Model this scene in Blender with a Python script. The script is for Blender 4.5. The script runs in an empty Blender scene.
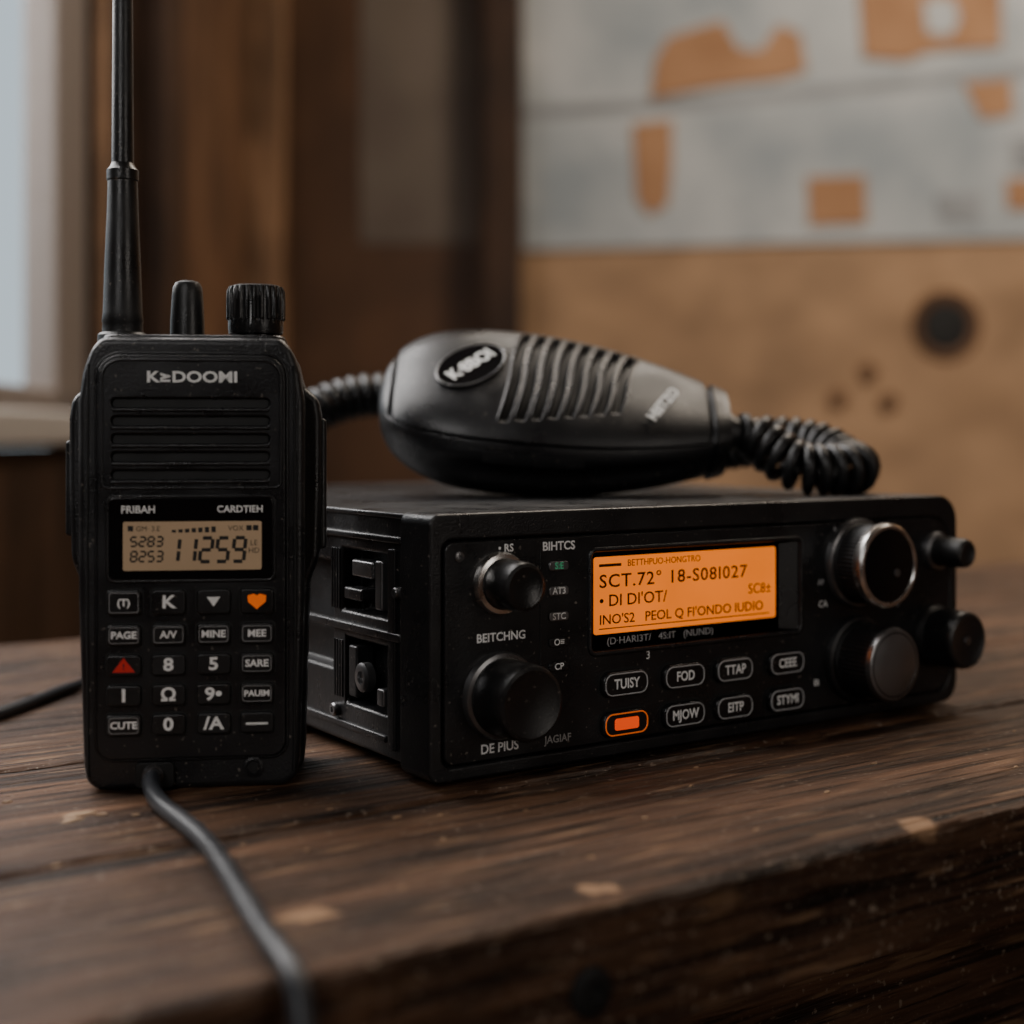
import bpy, bmesh, math, random
from mathutils import Vector, Matrix
random.seed(4)
S = 0.001
TZ = 0.75            # table top height
RZ = math.radians(-34)
CX, CY = -0.1878, -0.3172

# ------------------------------------------------------------------ materials
def mat_new(name):
    m = bpy.data.materials.new(name); m.use_nodes = True
    nt = m.node_tree
    return m, nt, nt.nodes['Principled BSDF']

def plastic(name, col, rough=0.45, bs=1800, bstr=0.12, spec=0.5, metal=0.0, var=0.12, coat=0.0, dust=0.0):
    m, nt, b = mat_new(name)
    b.inputs['Base Color'].default_value = (*col, 1)
    b.inputs['Metallic'].default_value = metal
    b.inputs['Specular IOR Level'].default_value = spec
    b.inputs['Coat Weight'].default_value = coat
    tc = nt.nodes.new('ShaderNodeTexCoord')
    n2 = nt.nodes.new('ShaderNodeTexNoise'); n2.inputs['Scale'].default_value = 60; n2.inputs['Detail'].default_value = 6
    nt.links.new(tc.outputs['Object'], n2.inputs['Vector'])
    mr = nt.nodes.new('ShaderNodeMapRange')
    mr.inputs['From Min'].default_value = 0.3; mr.inputs['From Max'].default_value = 0.7
    mr.inputs['To Min'].default_value = max(0.02, rough - var); mr.inputs['To Max'].default_value = rough + var
    nt.links.new(n2.outputs['Fac'], mr.inputs['Value']); nt.links.new(mr.outputs['Result'], b.inputs['Roughness'])
    if dust > 0:
        nd = nt.nodes.new('ShaderNodeTexNoise'); nd.inputs['Scale'].default_value = 850; nd.inputs['Detail'].default_value = 1
        nt.links.new(tc.outputs['Object'], nd.inputs['Vector'])
        r = nt.nodes.new('ShaderNodeMapRange'); r.inputs['From Min'].default_value = .70; r.inputs['From Max'].default_value = .78
        r.inputs['To Max'].default_value = dust; nt.links.new(nd.outputs['Fac'], r.inputs['Value'])
        mx = nt.nodes.new('ShaderNodeMix'); mx.data_type = 'RGBA'; mx.inputs[6].default_value = (*col, 1); mx.inputs[7].default_value = (.22, .19, .16, 1)
        nt.links.new(r.outputs[0], mx.inputs[0]); nt.links.new(mx.outputs[2], b.inputs['Base Color'])
    if bstr > 0:
        n = nt.nodes.new('ShaderNodeTexNoise'); n.inputs['Scale'].default_value = bs; n.inputs['Detail'].default_value = 2
        nt.links.new(tc.outputs['Object'], n.inputs['Vector'])
        bp = nt.nodes.new('ShaderNodeBump'); bp.inputs['Strength'].default_value = bstr; bp.inputs['Distance'].default_value = 0.0003
        nt.links.new(n.outputs['Fac'], bp.inputs['Height']); nt.links.new(bp.outputs['Normal'], b.inputs['Normal'])
    return m

def emis(name, col, strength, base=(0.02, 0.02, 0.02), rough=0.3, noise=0.0):
    m, nt, b = mat_new(name)
    b.inputs['Base Color'].default_value = (*base, 1)
    b.inputs['Roughness'].default_value = rough
    b.inputs['Emission Color'].default_value = (*col, 1)
    b.inputs['Emission Strength'].default_value = strength
    if noise:
        tc = nt.nodes.new('ShaderNodeTexCoord'); n = nt.nodes.new('ShaderNodeTexNoise'); n.inputs['Scale'].default_value = 45
        nt.links.new(tc.outputs['Object'], n.inputs['Vector'])
        mr = nt.nodes.new('ShaderNodeMapRange'); mr.inputs['To Min'].default_value = strength * (1 - noise); mr.inputs['To Max'].default_value = strength * (1 + noise)
        nt.links.new(n.outputs['Fac'], mr.inputs['Value']); nt.links.new(mr.outputs['Result'], b.inputs['Emission Strength'])
    return m

def wood(name, dark, light, sc=(2.2, 45, 45), rough=0.5, bump=0.5, spots=None, cracks=False, rand=True, vscale=1.0, spec=.3, mott=.8):
    m, nt, b = mat_new(name)
    b.inputs['Specular IOR Level'].default_value = spec
    L = nt.links; N = nt.nodes.new
    tc = N('ShaderNodeTexCoord'); oi = N('ShaderNodeObjectInfo')
    mp = N('ShaderNodeMapping'); mp.inputs['Scale'].default_value = sc
    L.new(tc.outputs['Object'], mp.inputs['Vector'])
    if rand:
        cm = N('ShaderNodeCombineXYZ'); ml = N('ShaderNodeMath'); ml.operation = 'MULTIPLY'; ml.inputs[1].default_value = 37
        L.new(oi.outputs['Random'], ml.inputs[0]); L.new(ml.outputs[0], cm.inputs[0]); L.new(ml.outputs[0], cm.inputs[2])
        L.new(cm.outputs[0], mp.inputs['Location'])
    n1 = N('ShaderNodeTexNoise'); n1.inputs['Scale'].default_value = 1.0 * vscale; n1.inputs['Detail'].default_value = 8; n1.inputs['Roughness'].default_value = 0.62; n1.inputs['Distortion'].default_value = 0.6
    L.new(mp.outputs[0], n1.inputs['Vector'])
    n2 = N('ShaderNodeTexNoise'); n2.inputs['Scale'].default_value = 5.0 * vscale; n2.inputs['Detail'].default_value = 6
    L.new(mp.outputs[0], n2.inputs['Vector'])
    n3 = N('ShaderNodeTexNoise'); n3.inputs['Scale'].default_value = 9.0; n3.inputs['Detail'].default_value = 5
    L.new(tc.outputs['Object'], n3.inputs['Vector'])
    r1 = N('ShaderNodeValToRGB'); r1.color_ramp.elements[0].position = 0.33; r1.color_ramp.elements[1].position = 0.70
    r1.color_ramp.elements[0].color = (*dark, 1); r1.color_ramp.elements[1].color = (*light, 1)
    L.new(n1.outputs['Fac'], r1.inputs[0])
    r2 = N('ShaderNodeValToRGB'); r2.color_ramp.elements[0].position = 0.35; r2.color_ramp.elements[1].position = 0.6
    r2.color_ramp.elements[0].color = (0.40, 0.38, 0.36, 1); r2.color_ramp.elements[1].color = (1.15, 1.15, 1.15, 1)
    L.new(n2.outputs['Fac'], r2.inputs[0])
    mx = N('ShaderNodeMix'); mx.data_type = 'RGBA'; mx.blend_type = 'MULTIPLY'; mx.inputs[0].default_value = min(.85, mott + .05)
    L.new(r1.outputs[0], mx.inputs[6]); L.new(r2.outputs[0], mx.inputs[7])
    r3 = N('ShaderNodeValToRGB'); r3.color_ramp.elements[0].position = 0.35; r3.color_ramp.elements[1].position = 0.65
    r3.color_ramp.elements[0].color = (0.55, 0.53, 0.52, 1); r3.color_ramp.elements[1].color = (1.25, 1.2, 1.15, 1)
    L.new(n3.outputs['Fac'], r3.inputs[0])
    mx2 = N('ShaderNodeMix'); mx2.data_type = 'RGBA'; mx2.blend_type = 'MULTIPLY'; mx2.inputs[0].default_value = mott
    L.new(mx.outputs[2], mx2.inputs[6]); L.new(r3.outputs[0], mx2.inputs[7])
    col = mx2.outputs[2]
    hgt = n1.outputs['Fac']
    if cracks:
        crk = []
        for (scv, lo, hi) in (((5.5, 130, 130), .34, .42), ((16, 420, 420), .36, .44)):
            mp2 = N('ShaderNodeMapping'); mp2.inputs['Scale'].default_value = scv
            L.new(tc.outputs['Object'], mp2.inputs['Vector'])
            n4 = N('ShaderNodeTexNoise'); n4.inputs['Scale'].default_value = 1.0; n4.inputs['Detail'].default_value = 5; n4.inputs['Distortion'].default_value = .4
            L.new(mp2.outputs[0], n4.inputs['Vector'])
            r4 = N('ShaderNodeValToRGB'); e = r4.color_ramp.elements
            e[0].position = lo; e[0].color = (0.10, 0.08, 0.07, 1); e[1].position = hi; e[1].color = (1, 1, 1, 1)
            L.new(n4.outputs['Fac'], r4.inputs[0])
            mx3 = N('ShaderNodeMix'); mx3.data_type = 'RGBA'; mx3.blend_type = 'MULTIPLY'; mx3.inputs[0].default_value = .85
            L.new(col, mx3.inputs[6]); L.new(r4.outputs[0], mx3.inputs[7]); col = mx3.outputs[2]
            sep = N('ShaderNodeSeparateColor'); L.new(r4.outputs[0], sep.inputs[0]); crk.append(sep.outputs[0])
        ad = N('ShaderNodeMath'); ad.operation = 'ADD'
        L.new(crk[0], ad.inputs[0]); L.new(n1.outputs['Fac'], ad.inputs[1])
        ad3 = N('ShaderNodeMath'); ad3.operation = 'MULTIPLY_ADD'; L.new(crk[1], ad3.inputs[0]); ad3.inputs[1].default_value = .4; L.new(ad.outputs[0], ad3.inputs[2])
        ad2 = N('ShaderNodeMath'); ad2.operation = 'ADD'; L.new(ad3.outputs[0], ad2.inputs[0]); L.new(n2.outputs['Fac'], ad2.inputs[1]); hgt = ad2.outputs[0]
        for (scv, thr, wdt, amt, cc) in (((30, 260, 260), .60, .08, .5, (0.26, 0.15, 0.08, 1)), ((420, 420, 420), .66, .05, .6, (0.30, 0.23, 0.17, 1)), ((1100, 1100, 1100), .67, .05, .6, (0.32, 0.26, 0.20, 1))):
            mp5 = N('ShaderNodeMapping'); mp5.inputs['Scale'].default_value = scv; L.new(tc.outputs['Object'], mp5.inputs['Vector'])
            n5 = N('ShaderNodeTexNoise'); n5.inputs['Scale'].default_value = 1; n5.inputs['Detail'].default_value = 2
            L.new(mp5.outputs[0], n5.inputs['Vector'])
            r5 = N('ShaderNodeMapRange'); r5.inputs['From Min'].default_value = thr; r5.inputs['From Max'].default_value = thr + wdt; r5.inputs['To Max'].default_value = amt
            L.new(n5.outputs['Fac'], r5.inputs['Value'])
            mx5 = N('ShaderNodeMix'); mx5.data_type = 'RGBA'
            L.new(r5.outputs[0], mx5.inputs[0]); L.new(col, mx5.inputs[6]); mx5.inputs[7].default_value = cc
            col = mx5.outputs[2]
    if spots:
        nz = N('ShaderNodeTexNoise'); nz.inputs['Scale'].default_value = 140; nz.inputs['Detail'].default_value = 4
        L.new(tc.outputs['Object'], nz.inputs['Vector'])
        sc_ = N('ShaderNodeVectorMath'); sc_.operation = 'SCALE'; sc_.inputs['Scale'].default_value = 0.016
        L.new(nz.outputs['Color'], sc_.inputs[0])
        av = N('ShaderNodeVectorMath'); av.operation = 'ADD'; L.new(tc.outputs['Object'], av.inputs[0]); L.new(sc_.outputs[0], av.inputs[1])
        for (x, y, z, rx, ry) in spots:
            sb = N('ShaderNodeVectorMath'); sb.operation = 'SUBTRACT'; sb.inputs[1].default_value = (x + .008, y + .008, z + .008)
            L.new(av.outputs[0], sb.inputs[0])
            dv = N('ShaderNodeVectorMath'); dv.operation = 'DIVIDE'; dv.inputs[1].default_value = (rx, ry, 0.008)
            L.new(sb.outputs[0], dv.inputs[0])
            ln = N('ShaderNodeVectorMath'); ln.operation = 'LENGTH'; L.new(dv.outputs[0], ln.inputs[0])
            mr = N('ShaderNodeMapRange'); mr.inputs['From Min'].default_value = 0.7; mr.inputs['From Max'].default_value = 1.2
            mr.inputs['To Min'].default_value = 0.8; mr.inputs['To Max'].default_value = 0
            L.new(ln.outputs['Value'], mr.inputs['Value'])
            mxs = N('ShaderNodeMix'); mxs.data_type = 'RGBA'
            L.new(mr.outputs[0], mxs.inputs[0]); L.new(col, mxs.inputs[6]); mxs.inputs[7].default_value = (0.34, 0.20, 0.11, 1)
            col = mxs.outputs[2]
    L.new(col, b.inputs['Base Color'])
    mr = N('ShaderNodeMapRange'); mr.inputs['To Min'].default_value = rough - 0.15; mr.inputs['To Max'].default_value = rough + 0.2
    L.new(n2.outputs['Fac'], mr.inputs['Value']); L.new(mr.outputs[0], b.inputs['Roughness'])
    bp = N('ShaderNodeBump'); bp.inputs['Strength'].default_value = bump; bp.inputs['Distance'].default_value = 0.0012
    L.new(hgt, bp.inputs['Height']); L.new(bp.outputs[0], b.inputs['Normal'])
    return m

M_body = plastic('black_plastic', (0.0105, 0.0105, 0.0115), 0.33, bstr=0.4, dust=.6)
M_panel = plastic('panel_plastic', (0.008, 0.008, 0.009), 0.32, bstr=0.25, dust=.6)
M_chassis = plastic('painted_steel', (0.012, 0.012, 0.013), 0.35, bstr=0.45, bs=1200, dust=.7)
M_dark = plastic('recess_black', (0.003, 0.003, 0.003), 0.6, bstr=0)
M_rubber = plastic('rubber', (0.0095, 0.0095, 0.010), 0.35, bstr=0.25, dust=.5)
M_gloss = plastic('gloss_black', (0.004, 0.004, 0.005), 0.14, bstr=0, var=0.04)
M_chrome = plastic('chrome', (0.92, 0.90, 0.87), 0.26, bstr=0, metal=1.0, var=0.05)
M_steel = plastic('dull_steel', (0.22, 0.22, 0.225), 0.32, bstr=0, metal=0.9)
M_white = plastic('white_print', (0.88, 0.88, 0.86), 0.6, bstr=0)
M_grey = plastic('grey_print', (0.42, 0.42, 0.42), 0.6, bstr=0)
M_ink = plastic('lcd_ink', (0.03, 0.008, 0.002), 0.6, bstr=0, spec=.2)
M_ink2 = plastic('lcd_segments', (0.012, 0.011, 0.01), 0.5, bstr=0)
M_lcd = emis('orange_backlight', (1.0, 0.205, 0.003), 0.98, base=(0.02, 0.005, 0.001), noise=0.22, rough=.5)
M_lcd2 = emis('tan_backlight', (0.55, 0.35, 0.19), 0.19, base=(0.21, 0.155, 0.105), noise=0.25)
M_red = emis('red_led', (1.0, 0.07, 0.0), 0.8, base=(0.2, 0.02, 0.005))
M_redp = plastic('red_print', (0.65, 0.02, 0.015), 0.5, bstr=0)
M_orgp = emis('orange_glow_print', (1.0, 0.16, 0.0), 0.35, base=(0.7, 0.13, 0.02))  # print colour with added emission, so the marks glow
M_green = emis('green_led', (0.1, 0.6, 0.3), 0.15, base=(0.05, 0.3, 0.15))
M_cable = plastic('cable_jacket', (0.018, 0.020, 0.024), 0.4, bstr=0.1)

# ------------------------------------------------------------------ helpers
def empty(name, loc, rz=0.0):
    e = bpy.data.objects.new(name, None); e.location = loc; e.rotation_euler = (0, 0, rz)
    e.empty_display_size = 0.02
    bpy.context.scene.collection.objects.link(e); return e

def mk(name, verts, faces, mat, parent=None, smooth=True, bevel=0.0, segs=3, scale=S, ang=35, wn=True):
    me = bpy.data.meshes.new(name)
    me.from_pydata([tuple(c * scale for c in v) for v in verts], [], faces)
    bm = bmesh.new(); bm.from_mesh(me); bmesh.ops.recalc_face_normals(bm, faces=bm.faces); bm.to_mesh(me); bm.free()
    ob = bpy.data.objects.new(name, me); bpy.context.scene.collection.objects.link(ob)
    if mat: me.materials.append(mat)
    if parent: ob.parent = parent
    finish(ob, bevel * scale, segs, smooth, ang, wn)
    return ob

def finish(ob, bevel, segs=3, smooth=True, ang=35, wn=True):
    if smooth:
        for p in ob.data.polygons: p.use_smooth = True
    if bevel > 0:
        b = ob.modifiers.new('bevel', 'BEVEL'); b.width = bevel; b.segments = segs
        b.limit_method = 'ANGLE'; b.angle_limit = math.radians(ang)
        if wn:
            w = ob.modifiers.new('wn', 'WEIGHTED_NORMAL'); w.keep_sharp = False

def box(name, c0, c1, mat, parent=None, bevel=0.5, segs=3, scale=S):
    x0, y0, z0 = c0; x1, y1, z1 = c1
    v = [(x, y, z) for x in (x0, x1) for y in (y0, y1) for z in (z0, z1)]
    f = [(0, 1, 3, 2), (4, 6, 7, 5), (0, 4, 5, 1), (2, 3, 7, 6), (0, 2, 6, 4), (1, 5, 7, 3)]
    return mk(name, v, f, mat, parent, bevel > 0, bevel, segs, scale)

def rr(x0, z0, x1, z1, r, n=7):
    if not isinstance(r, (tuple, list)): r = (r,) * 4
    pts = []
    for (cx, cz, a0, rad) in ((x1 - r[0], z0 + r[0], -90, r[0]), (x1 - r[1], z1 - r[1], 0, r[1]), (x0 + r[2], z1 - r[2], 90, r[2]), (x0 + r[3], z0 + r[3], 180, r[3])):
        for i in range(n + 1):
            a = math.radians(a0 + 90 * i / n); pts.append((cx + rad * math.cos(a), cz + rad * math.sin(a)))
    return pts

def prism(name, out, y0, y1, mat, parent=None, bevel=0.5, segs=3, axis='Y', ang=35):
    n = len(out)
    if axis == 'Y': v = [(x, y0, z) for x, z in out] + [(x, y1, z) for x, z in out]
    elif axis == 'X': v = [(y0, a, z) for a, z in out] + [(y1, a, z) for a, z in out]
    else: v = [(x, a, y0) for x, a in out] + [(x, a, y1) for x, a in out]
    f = [tuple(range(n)), tuple(range(n, 2 * n))[::-1]] + [(i, (i + 1) % n, n + (i + 1) % n, n + i) for i in range(n)]
    return mk(name, v, f, mat, parent, bevel > 0, bevel, segs, ang=ang)

def cut(ob, cutters):
    """real boolean, applied, cutters removed"""
    mods = list(ob.modifiers)
    saved = [(m.width, m.segments, m.angle_limit) for m in mods if m.type == 'BEVEL']
    ob.modifiers.clear()
    for c in cutters:
        c.modifiers.clear(); c.parent = ob.parent
        m = ob.modifiers.new('b', 'BOOLEAN'); m.operation = 'DIFFERENCE'; m.object = c; m.solver = 'EXACT'
    bpy.context.view_layer.update()
    dg = bpy.context.evaluated_depsgraph_get()
    me = bpy.data.meshes.new_from_object(ob.evaluated_get(dg))
    ob.modifiers.clear(); ob.data = me
    for c in cutters: bpy.data.objects.remove(c, do_unlink=True)
    if saved:
        finish(ob, saved[0][0], saved[0][1], True, math.degrees(saved[0][2]))
    return ob

def lathe(name, prof, x, y, z, mat, parent, axis='Y', n=64, ribs=0, ribamp=0.0, ribrange=None, tilt=0):
    v = []; f = []
    for i, (r, h) in enumerate(prof):
        for k in range(n):
            t = 2 * math.pi * k / n
            rad = r
            if ribs and ribrange and ribrange[0] <= i <= ribrange[1]:
                c = math.cos(ribs * t); rad = r - ribamp * (0.5 - 0.5 * max(-1, min(1, c * 2.2)))
            a, b = rad * math.cos(t), rad * math.sin(t)
            v.append((x + a, y - h, z + b) if axis == 'Y' else (x + a, y + b, z + h))
    for i in range(len(prof) - 1):
        for k in range(n):
            k2 = (k + 1) % n
            f.append((i * n + k, i * n + k2, (i + 1) * n + k2, (i + 1) * n + k))
    f.append(tuple(range(n))); f.append(tuple((len(prof) - 1) * n + k for k in range(n)))
    ob = mk(name, v, f, mat, parent, True)
    es = ob.modifiers.new('es', 'EDGE_SPLIT'); es.split_angle = math.radians(38)
    return ob

def tube(name, pts, rad, mat, parent=None, cyclic=False, smooth=True, scale=S, res=4):
    cu = bpy.data.curves.new(name, 'CURVE'); cu.dimensions = '3D'
    cu.bevel_depth = rad * scale; cu.bevel_resolution = res; cu.use_fill_caps = True
    sp = cu.splines.new('NURBS' if smooth else 'POLY'); sp.points.add(len(pts) - 1)
    for p, q in zip(sp.points, pts): p.co = (q[0] * scale, q[1] * scale, q[2] * scale, 1)
    sp.use_cyclic_u = cyclic
    if smooth: sp.order_u = 4; sp.use_endpoint_u = True; sp.resolution_u = 8
    ob = bpy.data.objects.new(name, cu); bpy.context.scene.collection.objects.link(ob)
    cu.materials.append(mat)
    if parent: ob.parent = parent
    return ob

def txt(name, body, x, z, y, size, mat, parent, align='CENTER', sx=1.0, bold=0.0, rot=0.0, sp=1.0):
    cu = bpy.data.curves.new(name, 'FONT'); cu.body = body; cu.size = size * S
    cu.align_x = align; cu.align_y = 'CENTER'; cu.extrude = 0.03 * S; cu.offset = bold * S
    cu.space_character = sp; cu.resolution_u = 3
    ob = bpy.data.objects.new(name, cu); bpy.context.scene.collection.objects.link(ob)
    cu.materials.append(mat); ob.parent = parent
    ob.location = (x * S, y * S, z * S); ob.rotation_euler = (math.radians(90), -rot, 0); ob.scale = (sx, 1, 1)
    return ob

def ring(name, out, y, rad, mat, parent):
    return tube(name, [(a, y, b) for a, b in out], rad, mat, parent, cyclic=True, smooth=False, res=2)

# ================================================================== HANDHELD RADIO
hh = empty('handheld_radio', (-0.0434, 0.0516, TZ), RZ + math.radians(7))
back = [(-26, 0.3), (26, 0.3), (29, 3), (30, 40), (30.5, 53), (33.2, 60), (33.8, 80), (33.8, 98), (33, 103.5), (29, 106.5), (27, 115), (-27, 115), (-29, 106.5), (-33, 103.5), (-33.8, 98), (-33.8, 80), (-33.2, 60), (-30.5, 53), (-30, 40), (-29, 3)]
prism('battery_shell', back, -6, 17, M_body, hh, bevel=2.6, segs=4, ang=15)
front = [(-24, 0), (24, 0), (27.3, 2.2), (28, 7), (29.3, 50), (29.4, 102), (28.2, 110), (26.2, 116), (23.5, 119.3), (-23.5, 119.3), (-26.2, 116), (-28.2, 110), (-29.4, 102), (-29.3, 50), (-28, 7), (-27.3, 2.2)]
fb = prism('front_shell', front, -17, 9, M_body, hh, bevel=2.2, segs=5, ang=12)
plate = prism('face_plate', rr(-24.2, 8.5, 24.4, 114.6, (4, 6, 6, 4)), -18.6, -16, M_panel, hh, bevel=0.5)
slots = []
for i in range(5):
    zc = 101.9 - i * 4.72
    slots.append(prism('slot', rr(-20.6, zc - 1.25, 20.2, zc + 1.25, 1.2, 5), -20, -17.2, None, None, bevel=0))
cut(plate, slots)
for i in range(5):
    zc = 101.9 - i * 4.72
    prism('slot_bed_%d' % i, rr(-20.4, zc - 1.2, 20.0, zc + 1.2, 1.1, 4), -17.45, -17.0, M_dark, hh, bevel=0)
    prism('slot_lip_%d' % i, rr(-20.6, zc - 2.3, 20.2, zc - 1.4, 0.4, 3), -19.2, -18.4, M_body, hh, bevel=0.35)
ring('speaker_outline', rr(-23, 79.6, 23.2, 113.2, (1.5, 5, 5, 1.5)), -18.65, 0.4, M_body, hh)
ring('plate_outline', rr(-24.6, 8.1, 24.8, 115.0, (4.2, 6.2, 6.2, 4.2)), -17.2, 0.45, M_body, hh)
txt('brand_print', 'K\u2265DOOMI', 0.2, 108.6, -18.68, 4.0, M_white, hh, sx=1.25, bold=0.12)
tube('seam_left', [(-26.6, -17.1, 4), (-27.2, -17.1, 60), (-26.6, -17.0, 112)], 0.35, M_dark, hh)
tube('seam_right', [(26.6, -17.1, 4), (27.2, -17.1, 60), (26.6, -17.0, 112)], 0.35, M_dark, hh)
box('ptt_button', (-35, -4, 66), (-32.5, 8, 92), M_rubber, hh, 1.0)
box('accessory_cover', (32.5, -4, 62), (35, 9, 98), M_rubber, hh, 1.0)
prism('display_bezel', rr(-21.3, 55.4, 21.3, 77.2, 1.6), -19.1, -17, M_gloss, hh, bevel=0.4)
ring('display_rim', rr(-21.5, 55.2, 21.5, 77.4, 1.8), -18.7, 0.45, M_body, hh)
prism('display_lcd', rr(-17.5, 58.0, 18.2, 70.8, 0.6), -19.2, -18.6, M_lcd2, hh, bevel=0)
txt('display_print', 'FRIBAH', -13.6, 73.9, -19.2, 2.7, M_white, hh, bold=0.05)
txt('display_print_2', 'CARDTIEH', 12.6, 73.9, -19.2, 2.5, M_white, hh, bold=0.05)
SEG = {'a': ((0, 1), (1, 1)), 'b': ((1, 1), (1, .5)), 'c': ((1, .5), (1, 0)), 'd': ((0, 0), (1, 0)), 'e': ((0, .5), (0, 0)), 'f': ((0, 1), (0, .5)), 'g': ((0, .5), (1, .5))}
DG = {'1': 'bc', '2': 'abged', '5': 'afgcd', '9': 'abcdfg', 'S': 'afgcd', '7': 'abc', '3': 'abgcd', '8': 'abcdefg', '0': 'abcdef'}
def segdigits(name, s, x, z, w, h, y, th, mat, parent, step):
    v = []; f = []
    for ch in s:
        if ch in DG:
            for k in DG[ch]:
                (ax, az), (bx, bz) = SEG[k]
                p = Vector((x + ax * w + az * h * .1, z + az * h)); q = Vector((x + bx * w + bz * h * .1, z + bz * h))
                d = (q - p).normalized(); p = p + d * th * .3; q = q - d * th * .3; nn = Vector((-d.y, d.x)) * th * .5
                i = len(v)
                for a in (p + nn, p - nn, q - nn, q + nn): v.append((a.x, y, a.y))
                f.append((i, i + 1, i + 2, i + 3))
        x += step
    return mk(name, v, f, mat, parent, False)
segdigits('lcd_digits', '11259', -6.4, 60.2, 2.9, 6.2, -19.24, 0.95, M_ink2, hh, 4.25)
segdigits('lcd_small_digits', '8253', -15.6, 60.4, 1.5, 2.6, -19.24, 0.5, M_ink2, hh, 2.2)
segdigits('lcd_small_digits_2', '5283', -15.6, 64.4, 1.5, 2.4, -19.24, 0.5, M_ink2, hh, 2.2)
txt('lcd_icons', '\u25a0 GM\u00b7 3.E', -12.2, 68.9, -19.24, 1.9, M_ink2, hh)
txt('lcd_icons_2', 'VOX \u25a0\u25a0', 13.5, 68.9, -19.24, 1.9, M_ink2, hh)
txt('lcd_icons_3', 'LE\nHD', 16.2, 64.0, -19.24, 2.0, M_ink2, hh)
for i in range(7): box('lcd_bar_%d' % i, (-5 + i * 1.7, -19.26, 67.9), (-3.9 + i * 1.7, -19.2, 68.6 + i * .14), M_ink2, hh, 0)
KX = [-17.2, -5.8, 5.8, 17.0]; KZ = [49.7, 41.2, 33.3, 25.4, 17.7]
lab = [['(T)', 'K', '', ''], ['PAGE', 'A/V', 'MINE', 'MEE'], ['', '8', '5', 'SARE'], ['1', '\u03a9', '9\u2022', 'PAUIM'], ['CUTE', '0', '/'+'A', '\u2014']]
for r in range(5):
    for c in range(4):
        hgt = 3.3 if r == 0 else 2.75
        nm = 'key_%d_%d' % (r, c)
        prism(nm + '_well', rr(KX[c] - 4.9, KZ[r] - hgt - .5, KX[c] + 4.9, KZ[r] + hgt + .5, 1.3, 4), -18.66, -18.2, M_dark, hh, bevel=0)
        prism(nm, rr(KX[c] - 4.35, KZ[r] - hgt, KX[c] + 4.35, KZ[r] + hgt, 1.1, 4), -19.9, -18, M_rubber, hh, bevel=0.5)
        s = lab[r][c]
        if s:
            big = len(s) <= 2
            txt(nm + '_label', s, KX[c], KZ[r], -19.95, 4.6 if big else (2.6 if len(s) < 5 else 2.2), M_white, hh, bold=0.14 if big else 0.08, sx=1.15 if big else 1.05)
            if not big:
                ring(nm + '_ring', rr(KX[c] - 3.7, KZ[r] - hgt + .75, KX[c] + 3.7, KZ[r] + hgt - .75, 0.7, 3), -19.9, 0.07, M_grey, hh)
y = -19.95
mk('down_arrow', [(4.0, y, 51.0), (7.6, y, 51.0), (5.8, y, 48.5)], [(0, 1, 2)], M_white, hh, False)
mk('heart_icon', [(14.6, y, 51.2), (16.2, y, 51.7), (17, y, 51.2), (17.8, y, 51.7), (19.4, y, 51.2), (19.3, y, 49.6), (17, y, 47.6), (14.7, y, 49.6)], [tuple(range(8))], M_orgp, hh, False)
mk('warning_triangle', [(-20.1, y, 31.6), (-14.3, y, 31.6), (-17.2, y, 35.4)], [(0, 1, 2)], M_redp, hh, False)
txt('warning_mark', '!', -17.2, 33.0, y - .05, 2.2, M_ink2, hh, bold=.05)
lathe('base_screw', [(2.6, 0), (2.6, .6), (1.9, .8), (1.7, .2), (0, .1)], 16.0, -17, 5.6, M_body, hh)
lathe('base_screw_hole', [(1.3, 0), (1.2, .5), (0, .5)], 16.0, -17, 5.6, M_dark, hh)
prism('connector_port', rr(-14.5, .8, -4.5, 7.6, 1.4, 4), -18.6, -16, M_dark, hh, bevel=0.3)
lathe('connector_barrel', [(2.7, 0), (2.7, 2.5), (2.3, 3), (2.3, 5)], -9.8, -17.6, 4.6, M_steel, hh)
AX = -20.4
lathe('antenna_base', [(6.7, -3), (6.7, 1.8), (6.1, 2.4), (5.5, 2.6), (5.4, 5), (5.6, 5.4), (5.3, 8), (4.9, 20), (4.3, 34), (4.0, 44), (4.3, 44.3), (4.3, 47), (3.4, 48), (3.0, 49)], AX, 0, 119, M_rubber, hh, 'Z')
lathe('antenna_whip', [(3.0, 47), (2.9, 60), (2.7, 95), (2.3, 125), (2.1, 132), (1.2, 134), (0, 134)], AX, 0, 119, M_rubber, hh, 'Z')
lathe('indicator_knob', [(5.4, -3), (5.4, 1.2), (4.7, 1.8), (4.6, 6), (4.2, 13), (4.0, 15), (3.3, 16.4), (2, 17), (0, 17.1)], -3.0, 0, 119, M_rubber, hh, 'Z')
lathe('channel_knob', [(6.2, -3), (6.2, 2), (7.4, 2.4), (7.6, 4), (7.6, 6.0), (8.1, 6.4), (8.1, 11), (8.0, 14.2), (7.4, 15.4), (6, 15.9), (0, 15.9)], 15.6, 0, 119, M_rubber, hh, 'Z', n=192, ribs=24, ribamp=0.7, ribrange=(5, 7))
prism('top_deck', rr(-24, -13, 24, 12, 4), 117, 120.3, M_body, hh, bevel=1.0, axis='Z')
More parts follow.
